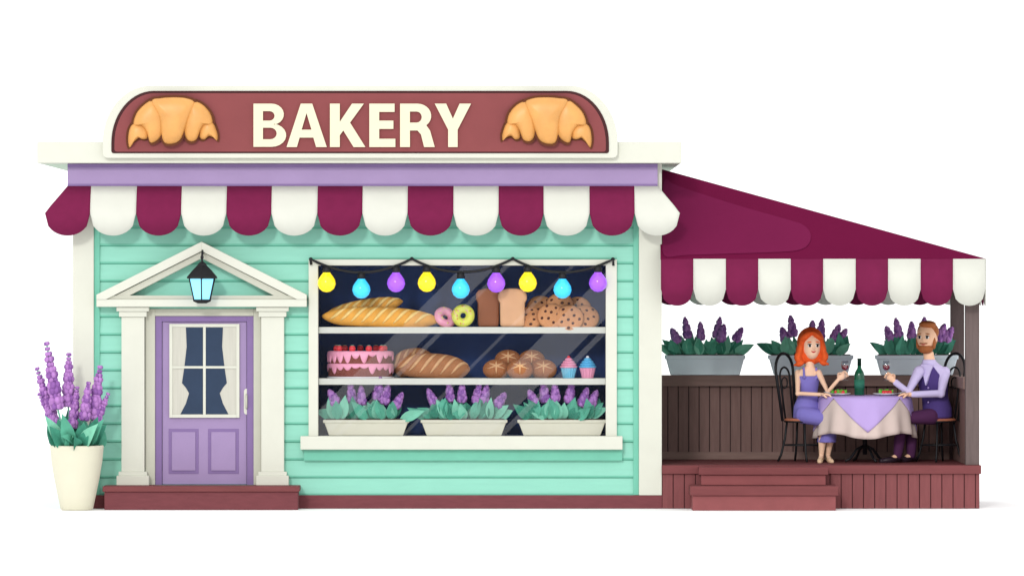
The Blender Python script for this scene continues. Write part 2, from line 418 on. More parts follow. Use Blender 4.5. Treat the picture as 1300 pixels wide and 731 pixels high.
# ---------------------------------------------------------------- sign
sg=thing('shop_sign','arched maroon BAKERY sign with cream border and two croissants','sign',(X(457),-.42,Z(181)))
def arch(l,r,t,bt,rx,ry,rb=6):
    return arc(l+rx,t+ry,rx,ry,180,90,14)+arc(r-rx,t+ry,rx,ry,90,0,14)+arc(r-rb,bt-rb,rb,rb,0,-90,4)+arc(l+rb,bt-rb,rb,rb,270,180,4)
b=B(); b.prism(arch(131,784,109,201,62,72),-.50,-.402,'cream',-.4); b.obj('border',sg,bevel=.008)
b=B(); b.prism(arch(142,773,116,195,54,66,3),-.508,-.501,'signd',-.4); b.prism(arch(146,769,119,193,51,63,3),-.514,-.508,'sign',-.4); b.obj('panel',sg)
letters=[
 [[(322,132)]+arc(345,145.5,15.5,13.5,90,-80,10)+arc(345,172,18.5,14.7,80,-90,10)+[(322,186.7)], [(334,141.5)]+arc(342.5,147.5,6.3,6,90,-90,8)+[(334,153.5)], [(334,162.5)]+arc(343.5,169.8,8,7.3,90,-90,8)+[(334,177.1)]],
 [[(364,187),(382,132),(396.5,132),(415,187),(401.5,187),(398,175),(380.5,175),(377,187)],[(383,165),(395.6,165),(389.3,144)]],
 [[(419,132),(431.5,132),(431.5,155),(447,132),(462,132),(444.5,156),(464,187),(449,187),(436,166),(431.5,172),(431.5,187),(419,187)]],
 [[(469,132),(501,132),(501,142.5),(481.5,142.5),(481.5,153.5),(499.5,153.5),(499.5,164),(481.5,164),(481.5,176.5),(502,176.5),(502,187),(469,187)]],
 [[(508,132)]+arc(530,147.5,17.5,15.5,90,-50,10)+[(546,166),(552,187),(538.5,187),(534.5,171),(530,166),(520.5,166),(520.5,187),(508,187)],[(520.5,142)]+arc(529,149,6.5,7,90,-90,8)+[(520.5,156)]],
 [[(552,132),(566.5,132),(575,151),(583.5,132),(598,132),(581,165),(581,187),(569,187),(569,165)]]]
lb=B()
for L in letters:
    cu=bpy.data.curves.new('c','CURVE'); cu.dimensions='2D'; cu.fill_mode='BOTH'; cu.extrude=.02
    for P in L:
        sp=cu.splines.new('POLY'); sp.points.add(len(P)-1); sp.use_cyclic_u=True
        for q,(a,c) in zip(sp.points,P): q.co=(X(a,-.5),Z(c,-.5),0,1)
    o=bpy.data.objects.new('c',cu); COL.objects.link(o)
    dg=bpy.context.evaluated_depsgraph_get(); dg.update()
    me=bpy.data.meshes.new_from_object(o.evaluated_get(dg))
    lb.add([(v.co.x,-.534-v.co.z,v.co.y) for v in me.vertices],[tuple(p.vertices) for p in me.polygons],'letter')
    bpy.data.objects.remove(o)
lb.obj('lettering',sg)
# croissants: overlapping rolls with dark baked seams, one end tapering longer
lobes=[[(163,190),(160,178),(162,163),(170,153),(183,154),(192,165),(191,176),(184,179),(177,178),(169,183)],
 [(278,181),(279,170),(274,156),(266,149),(257,152),(251,163),(251,176),(258,180),(265,176),(273,177)],
 [(167,159),(171,143),(183,130),(197,124),(209,136),(213,155),(210,172),(200,182),(191,184),(186,172),(177,161)],
 [(273,158),(270,143),(258,130),(243,126),(236,138),(231,156),(232,172),(239,182),(249,181),(256,169),(264,159)],
 [(191,127),(203,122.5),(222,121),(240,123),(250,130),(243,152),(237,168),(230,181),(219,186),(208,184),(203,170),(199,148)]]
for mir in(0,1):
    b=B()
    for i,P in enumerate(lobes):
        if mir: P=[(914-x,y) for x,y in P]
        n=len(P); cx=sum(p[0] for p in P)/n; cy=sum(p[1] for p in P)/n
        S=cr(P); ins=[]
        for x,y in S:
            l=math.hypot(x-cx,y-cy); f=(l-2.9)/l; ins.append((cx+(x-cx)*f,cy+(y-cy)*f))
        y0=-.515-(.040*(i//2))-.002*(i%2)
        b.prism(S,y0-.006,y0+(.0 if i<2 else .03),'crustd',-.5)
        b.puff(ins,y0-.006,.10,'crust',-.5)
    b.obj('croissant_emblem',sg)
# ---------------------------------------------------------------- wall lantern
ln=thing('wall_lantern','black hexagonal wall lantern with glowing blue glass','lamp',(X(257),-.25,Z(350)))
lx,ly=X(257,-.35),-.44
zz=lambda p:Z(p,-.4)
b=B(); b.lathe(lx,ly,[(.215,zz(353.5)),(.215,zz(351.5)),(.145,zz(344)),(.07,zz(337)),(.05,zz(334)),(.015,zz(332)),(.012,zz(328))],'black',n=6,sm=False,rot=math.pi/6); b.ell((lx,ly,zz(326.5)),(.022,.022,.026),'black',n=10,k=8); b.obj('cap',ln)
b=B(); b.lathe(lx,ly,[(.115,zz(380)),(.178,zz(354))],'lglass',n=6,sm=False,rot=math.pi/6); b.obj('lamp_glass',ln)
b=B(); b.lathe(lx,ly,[(.06,zz(385)),(.125,zz(382.5)),(.13,zz(380))],'black',n=6,sm=False,rot=math.pi/6)
for i in range(6):
    a=math.pi/6+i*math.pi/3; b.tube([(lx+.117*math.cos(a),ly+.117*math.sin(a),zz(380)),(lx+.181*math.cos(a),ly+.181*math.sin(a),zz(353.5))],.009,'black',n=5)
b.obj('cage',ln)
b=B(); b.tube([(lx,ly,zz(327)),(lx,ly+.03,zz(321)),(lx,-.33,zz(318)),(lx,-.25,zz(322))],.013,'black'); b.obj('bracket',ln)
# ---------------------------------------------------------------- string lights
st=thing('string_lights','string of yellow, blue and violet bulbs on black cable','string lights',(X(586),-.1,Z(330)))
anch=[(395,329),(523,328.5),(651,328.5),(778,329)]
pts=[(X(395.5),-.11,Z(336)),(X(394.5),-.12,Z(330))]
for (a,c),(e,f) in zip(anch[:-1],anch[1:]):
    for i in range(16):
        t=i/16; pts.append((X(a+(e-a)*t),-.12,Z(c+(f-c)*t+17*4*t*(1-t))))
pts+=[(X(778),-.12,Z(329.5)),(X(778.5),-.11,Z(337))]
b=B(); b.tube(pts,.017,'black',n=6)
for a,c in anch: b.ell((X(a),-.115,Z(c)),(.026,.03,.024),'black',n=8,k=6)
b.obj('cable',st)
bulbs=[(415,'by'),(459,'bc'),(503,'bp'),(542,'by'),(585,'bc'),(630,'bp'),(670,'by'),(714,'bc'),(759,'bp')]
for px,m in bulbs:
    seg=[(a,e) for a,e in zip(anch[:-1],anch[1:]) if a[0]<=px<=e[0]][0]; t=(px-seg[0][0])/(seg[1][0]-seg[0][0]); cy=328.5+68*t*(1-t)
    b=B(); zt=Z(cy+7.5)
    b.lathe(X(px),-.12,[(0,zt-.26),(.05,zt-.25),(.095,zt-.212),(.116,zt-.155),(.106,zt-.10),(.075,zt-.05),(.05,zt-.02),(.044,zt)],m,n=20)
    bb=b.obj('bulb',st)
    b=B(); b.lathe(X(px),-.12,[(.046,zt-.02),(.052,zt+.02),(.042,zt+.06),(.012,zt+.085)],'black',n=12); b.obj('socket',bb)
# ---------------------------------------------------------------- breads
def loaf(name,c,a,bb,dd,ang,m,ml,ns,label,cat,group=None,slant=35):
    b=B(); R=Matrix.Rotation(math.radians(-ang),3,'Y'); n=28;k=18; vs=[];fs=[]
    c=V(c)
    def pt(u,ph):
        rr=(1-abs(u)**2.6)**.62
        yy=dd*rr*math.cos(ph); zzz=bb*rr*math.sin(ph)
        if zzz<-bb*.75: zzz=-bb*.75
        return V((a*u,yy,zzz))
    for i in range(k+1):
        u=-1+2*i/k; u=math.sin(u*math.pi/2)
        for j in range(n): vs.append(c+R@pt(u*.999,2*math.pi*j/n))
    for i in range(k):
        for j in range(n): fs.append((i*n+j,i*n+(j+1)%n,(i+1)*n+(j+1)%n,(i+1)*n+j))
    fs.append(tuple(range(n))); fs.append(tuple(range(k*n,(k+1)*n)))
    b.add(vs,fs,m,True)
    for i in range(ns):
        u=-.72+1.44*i/(ns-1); path=[]
        for q in range(9):
            s=q/8; ph=math.radians(205-100*s) ; uu=u+ (s-.5)*slant/100*(.3/a)
            path.append(c+R@(pt(max(-.97,min(.97,uu)),ph)))
        path=[V((p.x,p.y-.003,p.z)) for p in path]
        b.tube(path,[.005+.017*math.sin(math.pi*q/8) for q in range(9)],ml,n=8)
    return b.obj(name,None,base=(c.x,c.y,c.z-bb*.75),label=label,cat=cat,group=group)
loaf('baguette',(wx(483),.22,SH1+.11),.75,.145,.12,-2,'bag','bagl',9,'long golden baguette with diagonal cuts','bread','baguettes on the shelf',70)
loaf('baguette',(wx(462),.46,SH1+.24),.50,.11,.1,10,'bag','bagl',7,'golden baguette leaning on another baguette','bread','baguettes on the shelf',70)
loaf('rye_loaf',(wx(524),.58,SH2+.18),.28,.2,.15,8,'loaf','loafl',5,'brown rye loaf behind another loaf','bread','rye loaves on the shelf',50)
loaf('rye_loaf',(wx(550),.28,SH2+.135),.47,.18,.17,-3,'loaf','loafl',6,'long brown rye loaf with leaf-shaped cuts','bread','rye loaves on the shelf',70)
for i,(p0,p1,m,lab,yy) in enumerate(((604,636,'tin1','dark brown tall tin loaf on the shelf',.40),(632,669,'tin2','light brown tall tin loaf on the shelf',.2))):
    b=B(); z=SH1; w_=wx(p1)-wx(p0); cx=wx((p0+p1)/2); h=.49
    P=[(cx-w_*.42,z+.002),(cx-w_*.43,z+h*.62),(cx-w_*.5,z+h*.72),(cx-w_*.5,z+h*.86),(cx-w_*.4,z+h*.95),(cx-w_*.15,z+h),(cx+w_*.15,z+h),(cx+w_*.4,z+h*.95),(cx+w_*.5,z+h*.86),(cx+w_*.5,z+h*.72),(cx+w_*.43,z+h*.62),(cx+w_*.42,z+.002)]
    b.prism(P,yy-.12,yy+.2,m)
    b.obj('tin_loaf',None,base=(cx,yy,z),label=lab,cat='bread',bevel=.035,group='tin loaves on the shelf')
def torus(b,c,R0,r0,m,R=None,a0=0,a1=360,nn=28,kk_=12):
    vs=[];fs=[]; full=(a1-a0)>=360
    K=kk_+(0 if full else 1)
    for i in range(nn):
        t=2*math.pi*i/nn
        for j in range(K):
            p=math.radians(a0+(a1-a0)*j/kk_)
            q=V(((R0+r0*math.cos(p))*math.cos(t),-r0*math.sin(p),(R0+r0*math.cos(p))*math.sin(t)))
            if R: q=R@q
            vs.append(V(c)+q)
    for i in range(nn):
        for j in range(kk_):
            j2=(j+1)%K
            fs.append((i*K+j,i*K+j2,((i+1)%nn)*K+j2,((i+1)%nn)*K+j))
    b.add(vs,fs,m,True)
for px,yy,dz,ic,sp,lab,ti,tx in((565,.24,.12,'pink','lime','ring doughnut with pink icing and lime sprinkles',25,-30),(588,.13,.143,'lime','pink','ring doughnut with lime icing and pink sprinkles',-10,-12)):
    b=B(); c=(wx(px),yy,SH1+dz); R=Matrix.Rotation(math.radians(ti),3,'Z')@Matrix.Rotation(math.radians(tx),3,'X')
    torus(b,c,.092,.052,'dough',R); torus(b,c,.092,.057,ic,R,a0=5,a1=175)
    rr=random.Random(px)
    for i in range(18):
        t=rr.uniform(0,6.28); ro=.092+rr.uniform(-.025,.025)
        q=R@V((ro*math.cos(t),-.055,ro*math.sin(t)))
        b.ell(V(c)+q,(.014,.006,.006),sp if i%3 else 'red',R=Matrix.Rotation(rr.uniform(0,3),3,'Y'),n=6,k=4)
    b.obj('doughnut',None,base=(c[0],c[1],SH1),label=lab,cat='doughnut',group='doughnuts on the shelf')
ck=B()
ck.lathe(0,0,[(0,-.03),(.1,-.03),(.165,-.02),(.185,0),(.165,.024),(.11,.04),(0,.047)],'cookie',n=28)
for i in range(9):
    a=i*2.4+.4; r_=.145*math.sqrt((i+.6)/9); ck.ell((r_*math.cos(a),r_*math.sin(a),.044-r_*.11),(.024,.021,.014),'chip',n=9,k=6)
c0=ck.obj('cookie',None,label='round chocolate chip cookie in a pile on the shelf',cat='cookie',group='chocolate chip cookies')
pos=[(674,.22,.085,50,-6),(700,.13,.10,64,4),(743,.2,.09,56,10),(723,.10,.075,68,2),(687,.40,.20,62,14),(711,.36,.23,66,-6),(733,.42,.19,60,-10)]
for i,(px,yy,dz,tx,ty) in enumerate(pos):
    o=c0 if i==0 else c0.copy()
    if i: COL.objects.link(o)
    o.location=(wx(px),yy,SH1+dz+.035); o.rotation_euler=(math.radians(tx),math.radians(ty),0)
    o.rotation_euler.rotate_axis('Z',i*1.3)
# cake
ca=thing('layer_cake','round chocolate cake with dripping pink icing and strawberries','cake',(wx(457),.45,SH2))
cx,cy=wx(457),.42
b=B(); b.lathe(cx,cy,[(.43,SH2+.001),(.43,SH2+.015),(.40,SH2+.02)],'white',sy=.85); b.obj('cake_plate',ca)
b=B(); b.lathe(cx,cy,[(.405,SH2+.02),(.41,SH2+.03),(.41,SH2+.31),(.40,SH2+.32)],'choc',sy=.85); b.obj('sponge',ca)
b=B(); N=168
rr=random.Random(8)
for zc,zt_,mx in((.345,.345,.13),(.19,.19,.11)):
    ds_=[rr.choice([.25,.5,.8,1.]) for _ in range(24)]
    vs=[];fs=[]
    for j in range(5):
        for i in range(N):
            a=2*math.pi*i/N; k_=i/N*24; q=k_%1; L_=.035+mx*.85*ds_[int(k_)]*max(0,math.sin(math.pi*q))**.8
            r0=(.40,.421,.428,.426,.412)[j]; z=(zt_,zt_-.012,zt_-.03-L_*.3,zt_-.01-L_*.85,zt_-.01-L_)[j]
            vs.append((cx+r0*math.cos(a),cy+.85*r0*math.sin(a),SH2+z))
    for j in range(4):
        for i in range(N): fs.append((j*N+i,j*N+(i+1)%N,(j+1)*N+(i+1)%N,(j+1)*N+i))
    if zc>.3: fs.append(tuple(range(N)))
    b.add(vs,fs,'pink',True)
b.obj('icing',ca)
for i in range(9):
    a=2*math.pi*i/9+.2; b=B(); x=cx+.31*math.cos(a); y=cy+.27*math.sin(a); b.ell((x,y,SH2+.375),(.042,.04,.045),'red',n=12,k=8)
    b.ell((x,y,SH2+.415),(.024,.024,.007),'leaf3',n=6,k=4); b.obj('strawberry',ca)
# rolls
for px,yy,dz in((630,.24,0),(660,.14,0),(690,.24,0),(645,.42,.12),(675,.42,.12)):
    b=B(); c=V((wx(px),yy,SH2+.11+dz)); rx,ry,rz=.172,.155,.13; b.ell(c,(rx,ry,rz),'roll',n=22,k=14)
    for s in range(3):
        th=math.radians(28+62*s); path=[]
        ax=V((math.cos(th),0,math.sin(th)))
        for q in range(11):
            e=(q/10-.5)*2*.78
            dv=V((ax.x*math.sin(e),-math.cos(e),ax.z*math.sin(e)+.42)).normalized()
            path.append(c+V((dv.x*rx,dv.y*ry,dv.z*rz)))
        b.tube(path,[.003+.009*math.sin(math.pi*q/10) for q in range(11)],'loafl',n=6)
    b.obj('bread_roll',None,base=(c.x,c.y,c.z-.11),label='round brown bread roll with scored star top',cat='bread',group='bread rolls piled on the shelf')
for px,wm,fm,lab in((722,'wrapb','wrapp','cupcake with pink frosting in a blue wrapper'),(746,'wrapp','blue','cupcake with blue frosting in a pink pleated wrapper')):
    cc=thing('cupcake',lab,'cupcake',(wx(px),.2,SH2),group='cupcakes on the shelf'); x=wx(px)
    b=B(); b.lathe(x,.2,[(.07,SH2+.001),(.1,SH2+.13)],wm,n=32,sm=False,pleat=.04); b.obj('wrapper',cc)
    b=B()
    for q,(r_,h) in enumerate(((.115,.145),(.1,.175),(.078,.205),(.05,.235))): b.ell((x,.2,SH2+h),(r_,r_,.027),fm,n=18,k=8)
    b.ell((x,.2,SH2+.262),(.022,.022,.024),'red' if fm!='blue' else 'white',n=10,k=8); b.obj('frosting',cc)
# ---------------------------------------------------------------- planters
def planter(cx,y,z,wd,ht,dp,boxm,label,group,seed,fh):
    r=random.Random(seed)
    t=thing('flower_planter',label,'planter',(cx,y,z),group=group)
    b=B(); w0=wd/2; w1=wd/2*.86
    poly=[(cx-w1,z+.001),(cx+w1,z+.001),(cx+w0*.97,z+ht*.82),(cx-w0*.97,z+ht*.82)]
    b.prism(poly,y-dp/2,y+dp/2,boxm); b.box(cx-w0,cx+w0,y-dp/2-.012,y+dp/2+.012,z+ht*.8,z+ht,boxm)
    b.obj('planter_box',t,bevel=.008)
    b=B(); b.box(cx-w0*.93,cx+w0*.93,y-dp/2+.012,y+dp/2-.012,z+ht,z+ht+.012,'soil'); b.obj('soil',t)
    zt=z+ht+.005; b=B(); S=fh/.42
    for i in range(30):
        u=-.95+1.9*(i+.5)/30+r.uniform(-.05,.05); x=cx+u*w0*.8; l=r.uniform(.17,.30)*S; a=u*.6+r.uniform(-.75,.75)
        yy=y+r.uniform(-.42,.1)*dp
        tip=(x+math.sin(a)*l*1.1,yy+r.uniform(-.10,.03),zt+abs(math.cos(a))*l*.9+.03)
        b.leaf((x,yy,zt-.01),tip,r.uniform(.05,.072)*S,r.choice(['leaf','leaf','leaf2','leaf3']),V((r.uniform(-.25,.25),-1,r.uniform(0,.5))),bend=r.uniform(.0,.04))
    b.obj('foliage',t)
    b=B()
    for f,h,ln_ in((-.80,.36,.17),(-.50,.46,.24),(-.12,.42,.2),(.25,.46,.24),(.58,.40,.2),(.88,.33,.17)):
        f+=r.uniform(-.09,.09); h*=S*r.uniform(.92,1.1); ln_*=S
        xb_=cx+f*w0*.6; tip=V((cx+f*w0*.98+r.uniform(-.03,.05),y+r.uniform(-.12,-.02),zt+h)); p0=V((xb_,y-.03,zt))
        dd=(tip-p0); st_=p0+dd*(1-min(.75,ln_/dd.length))
        b.tube([p0,st_,tip],.009,'leaf3',n=4); b.spike(st_,tip,r.uniform(.055,.066)*S,9,r)
    b.obj('flowers',t)
    return t
for i,(p0,p1) in enumerate(((409,520),(533,645),(656,771))):
    planter((X(p0,.0)+X(p1,.0))/2,.2,SH3+.002,(p1-p0)/100*.985,.20,.24,'pot','cream window box with lavender and green leaves','lavender boxes in the window',i*7+1,.44)
# ---------------------------------------------------------------- big pot
pt=thing('potted_lavender','tall cream ceramic pot with large lavender plant','plant',(X(97.5,-.6),-.6,0))
px_,py_=X(97.5,-.6),-.6
b=B(); b.lathe(px_,py_,[(.185,0),(.205,.02),(.245,.2),(.29,.42),(.322,.62),(.336,.77),(.34,.8),(.335,.815),(.31,.815),(.30,.76)],'pot',n=48); b.obj('pot',pt)
b=B(); b.lathe(px_,py_,[(.303,.74),(.303,.77),(0,.78)],'soil'); b.obj('soil',pt)
r=random.Random(12); b=B()
U=lambda p:X(p,-.6)
W=lambda p:Z(p,-.6)
for i in range(52):
    a=r.uniform(0,2*math.pi); rr_=r.uniform(.05,.24); x0_=px_+math.cos(a)*rr_; y0_=py_+math.sin(a)*rr_
    l=r.uniform(.30,.55); el=r.uniform(.3,1.35)
    tip=V((x0_+math.cos(a)*math.cos(el)*l,y0_+math.sin(a)*math.cos(el)*l*.8,.78+math.sin(el)*l*.95))
    if abs(tip.x-px_)>.38: tip.x=px_+math.copysign(.38-r.uniform(0,.08),tip.x-px_)
    m_=r.choice(['leaf','leaf','leaf2','leaf2','leaf3']); wd=r.uniform(.07,.105)
    b.leaf((x0_,y0_,.77),tip,wd,m_,V((math.cos(a)*.2+r.uniform(-.3,.3),-1,.6)),bend=r.uniform(.0,.07),n=7)
b.obj('foliage',pt)
b=B()
sp=[((84,560),(73,515),(60,436),.09),((90,560),(86,512),(87,450),.082),((80,560),(66,530),(47,468),.072),((88,560),(76,545),(50,500),.066),((100,560),(108,530),(113,486),.07),((105,560),(118,528),(127,466),.086),((108,560),(118,545),(137,500),.06),((95,560),(92,540),(98,492),.066)]
for q,s0,tp,rad in sp:
    yy=py_+r.uniform(-.14,.06)
    p0=V((U(q[0]),py_,W(q[1]))); s1=V((U(s0[0]),yy,W(s0[1]))); t1=V((U(tp[0]),yy,W(tp[1])))
    b.tube([p0,s1,t1],.011,'leaf3',n=5); b.spike(s1,t1,rad,13,r)
b.obj('flowers',pt)
# ---------------------------------------------------------------- terrace
te=thing('terrace','raised red wooden terrace with maroon striped canopy and dark fence','terrace',(X(1040),1.2,0))
DX1=X(1243); DZ=Z(590); DB=2.85
b=B()
b.box(XR+.003,DX1+.02,-.10,DB,Z(601),DZ,'tread')
b.box(XR+.003,DX1-.01,-.04,DB-.05,0,Z(601),'deckg')
x=XR+.008
while x<DX1-.02:
    b.box(x,min(x+.132,DX1-.0),-.065,-.04,0.002,Z(601)-.001,'deckb'); x+=.142
b.obj('deck',te,bevel=.005)
b=B()
b.pb(886,1049,591.5,601,-.46,-.101,'tread'); b.pb(889,1046,601,614,-.42,-.101,'riser')
b.pb(874,1060,614.3,626,-.82,-.101,'tread'); b.pb(877,1057,626,645,-.78,-.101,'riser')
b.obj('steps',te,bevel=.006)
FY=2.6; fz=Z(490,FY)
b=B()
def boards(x0,x1,ax,yy):
    x=x0
    while x<x1-.03:
        e=min(x+.125,x1)
        if ax=='x': b.box(x,e,yy-.015,yy,DZ+.002,fz,'fence')
        else: b.box(yy-.015,yy,x,e,DZ+.002,fz,'fence')
        x+=.137
b.box(XR+.003,DX1-.02,FY,FY+.06,DZ+.001,fz,'fenceg'); boards(XR+.01,DX1-.2,'x',FY-.001)
b.box(XR+.003,DX1-.02,FY-.09,FY+.12,fz+.001,Z(476,FY),'fcap')
sx=X(1229)
b.box(sx,sx+.06,.12,FY-.03,DZ+.001,fz,'fenceg'); boards(.13,FY-.05,'y',sx-.001)
b.box(sx-.05,sx+.1,.12,FY-.09,fz+.001,Z(476,FY),'fcap')
b.box(XR+.003,DX1-.2,FY-.05,FY-.016,DZ+.002,DZ+.1,'fcap')
b.obj('fence',te,bevel=.004)
for yy in(-.06,2.62):
    b=B(); b.box(X(1225.5),X(1243),yy,yy+.17,DZ+.001,Z(350),'post'); b.obj('post',te,bevel=.008)
b=B()
AP=V((X(838,1.2),1.2,Z(215,1.2))); FL=V((X(838.5,-.3),-.3,Z(329,-.3))); FR=V((X(1251,-.3),-.3,Z(329,-.3))); BR=V((FR.x,3.0,FR.z)); BL=V((FL.x,3.0,FL.z))
b.add([AP,FL,FR,BR,BL],[(0,1,2),(0,2,3),(0,3,4)],'can')
b.obj('canopy',te,solid=.015)
nrm=(FL-AP).cross(FR-AP).normalized()
if nrm.y>0: nrm=-nrm
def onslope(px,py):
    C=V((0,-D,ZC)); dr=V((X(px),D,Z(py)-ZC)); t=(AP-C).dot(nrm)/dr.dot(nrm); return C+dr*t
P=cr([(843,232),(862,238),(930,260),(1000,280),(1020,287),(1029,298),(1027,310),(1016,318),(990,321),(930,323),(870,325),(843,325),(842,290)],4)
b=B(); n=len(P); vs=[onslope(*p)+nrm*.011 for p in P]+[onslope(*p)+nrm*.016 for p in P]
b.add(vs,[tuple(range(n,2*n)),tuple(range(n))]+[(i,(i+1)%n,(i+1)%n+n,i+n) for i in range(n)],'can2'); b.obj('canopy_highlight',te)  # lighter overlay sheet, soft highlight of the slope put into its colour
b=B()
def fringe(P0,P1,cnt,z0,zs,m0):
    for i in range(cnt):
        n=12; vs=[]
        for r_ in range(2):
            for j in range(n+1):
                u=(i+j/n)/cnt; p=P0.lerp(P1,u); nn=(P1-P0).normalized().cross(V((0,0,1))); p=p+nn*.01*math.sin(math.pi*j/n)
                q=j/n
                z=z0 if r_==0 else zs-.21*math.sqrt(max(0,1-(2*q-1)**2))**.9
                vs.append((p.x,p.y,z))
        fs=[(j,j+1,j+n+2,j+n+1) for j in range(n)]
        b.add(vs,fs,'aw' if (i+m0)%2==0 else 'awc',True)
fz0=FR.z+.004; fz1=Z(367,-.3)
fringe(V((X(839,-.3),-.31,0)),V((FR.x,-.31,0)),10,fz0,fz1,0)
fringe(V((FR.x+.005,-.29,0)),V((FR.x+.005,3.0,0)),8,fz0,fz1,1)
fringe(V((FR.x,3.01,0)),V((FL.x,3.01,0)),10,fz0,fz1,1)
b.obj('canopy_fringe',te,solid=.01)
b=B(); b.box(XR+.01,X(1243),-.2,-.12,Z(350),Z(333),'post'); b.box(XR+.01,X(1243),2.7,2.78,Z(350),Z(333),'post'); b.box(X(1232),X(1243),-.115,2.69,Z(350),Z(333),'post'); b.obj('beam',te)
for i,(p0,p1) in enumerate(((844,946),(975,1083),(1111,1216))):
    planter((X(p0,FY)+X(p1,FY))/2,FY,Z(476,FY)+.002,(p1-p0)/100*1.03,.26,.24,'tub','grey-blue flower box with lavender on the fence','lavender boxes on the fence',i*5+50,.42)
# ---------------------------------------------------------------- table
TY=1.3
def T(px,py,y=TY): return V((X(px,TY),y,Z(py,TY)))
tc=T(1098,503); TZ=tc.z
tb=thing('bistro_table','round table with cream cloth and lilac overlay','table',(tc.x,TY,DZ))
b=B(); b.lathe(tc.x,TY,[(.56,TZ-.04),(.56,TZ-.012)],'wood',n=40); b.obj('table_top',tb)
def drape(m,R0,off,lenf,flare,wave,nw,rowsn=10,N=144):
    b=B(); vs=[(tc.x,TY,TZ+off)];fs=[]
    for t in range(1,5):
        for i in range(N):
            a=2*math.pi*i/N; vs.append((tc.x+R0*t/4*math.cos(a),TY+R0*t/4*math.sin(a),TZ+off-(.008 if t==4 else 0)))
    for t in range(1,rowsn+1):
        s=t/rowsn
        for i in range(N):
            a=2*math.pi*i/N; L_=lenf(a)*s; w_=wave*(L_/.5)*math.cos(nw*a+.7)
            r_=R0+.012+off+flare*(L_/.5)+w_
            vs.append((tc.x+r_*math.cos(a),TY+r_*math.sin(a),TZ+off-.012-L_))
    for i in range(N): fs.append((0,1+i,1+(i+1)%N))
    for r_ in range(3+rowsn):
        for i in range(N): fs.append((1+r_*N+i,1+r_*N+(i+1)%N,1+(r_+1)*N+(i+1)%N,1+(r_+1)*N+i))
    b.add(vs,fs,m,True); return b
drape('cloth',.57,0,lambda a:.49+.035*math.cos(4*a),.065,.026,14).obj('tablecloth',tb,solid=.006)
def lf(a):
    dd=(a-math.pi*1.5)%(math.pi/2); dd=min(dd,math.pi/2-dd); return .012+.44*max(0,1-dd/(math.pi/4))
drape('lilac',.572,.012,lf,.065,.02,14).obj('overlay_cloth',tb,solid=.005)
b=B(); b.tube([(tc.x,TY,DZ+.1),(tc.x,TY,TZ-.04)],.03,'black',n=10)
for i in range(4):
    a=math.pi/4*(2*i+.6); b.tube([(tc.x,TY,DZ+.22),(tc.x+.12*math.cos(a),TY+.12*math.sin(a),DZ+.17),(tc.x+.22*math.cos(a),TY+.22*math.sin(a),DZ+.05),(tc.x+.29*math.cos(a),TY+.29*math.sin(a),DZ+.018)],.017,'black')
b.obj('pedestal',tb)
# ---------------------------------------------------------------- chairs
ch=thing('bistro_chair','black wire bistro chair with round wooden seat','chair',(0,0,0),group='bistro chairs at the table')
b=B(); b.lathe(0,0,[(.2,.52),(.215,.535),(.215,.555),(.19,.565),(0,.56)],'wood',n=30); b.obj('seat',ch)
for sx_,sy_ in((1,1),(1,-1),(-1,1),(-1,-1)):
    b=B(); b.tube([(sx_*.13,sy_*.13,.53),(sx_*.15,sy_*.15,.3),(sx_*.185,sy_*.185,.1),(sx_*.215,sy_*.215,.01)],.015,'black'); b.obj('leg',ch)
b=B(); torus(b,(0,0,.22),.225,.010,'black',Matrix.Rotation(math.pi/2,3,'X'),nn=36,kk_=6); b.obj('foot_ring',ch)
b=B(); torus(b,(0,0,.525),.205,.014,'black',Matrix.Rotation(math.pi/2,3,'X'),nn=36,kk_=6); b.obj('seat_rim',ch)
b=B()
def hoop(w_,ztop,r_,z0=.53):
    P=[(-.17,-w_*.8,z0)]
    for i in range(15):
        a=math.pi*i/14; P.append((-.2-.07*((ztop-w_+w_*math.sin(a))-.5),-w_*math.cos(a),ztop-w_+w_*math.sin(a)))
    P.append((-.17,w_*.8,z0)); b.tube(P,r_,'black',n=8)
hoop(.22,1.40,.019); hoop(.12,1.22,.013)
torus(b,(-.245,0,1.02),.07,.009,'black',Matrix.Rotation(math.pi/2,3,'Z'),nn=24,kk_=6)
b.obj('backrest',ch)
ch.location=(T(1017,0).x,1.36,DZ+.001); ch.rotation_euler=(0,0,math.radians(-33))
c2=clone(ch,(T(1193,0).x,1.36,DZ+.001),math.radians(180+33))
# ---------------------------------------------------------------- people
def hand(b,w,d,n,side,curl,m,s=1.15):
    w=V(w);d=V(d).normalized();n=V(n);n=(n-d*n.dot(d)).normalized();t=d.cross(n)
    R=Matrix((d,t,n)).transposed()
    b.ell(w+d*.048*s,(.056*s,.040*s,.021*s),m,R=R,n=14,k=9)
    for i,L_ in enumerate((.072,.082,.076,.058)):
        p=w+d*.082*s+t*((i-1.5)*.0215*s)*(1 if side>0 else -1); P=[p-d*.015]; ang=0
        for q,fr_ in enumerate((.42,.33,.25)):
            ang+=curl*(.7 if q==0 else 1.); dr=d*math.cos(ang)+n*math.sin(ang)
            p=p+dr*L_*fr_*s; P.append(p)
        b.tube(P,[.0125*s,.0118*s,.011*s,.009*s],m,n=8,ball=True)
    p=w+d*.022*s-t*side*.03*s; q1=p+(d*.5-t*side*.55+n*.45).normalized()*.045*s; q2=q1+(d*.75+n*.55+t*side*.1).normalized()*.035*s
    b.tube([p,q1,q2],[.016*s,.0135*s,.011*s],m,n=8,ball=True)
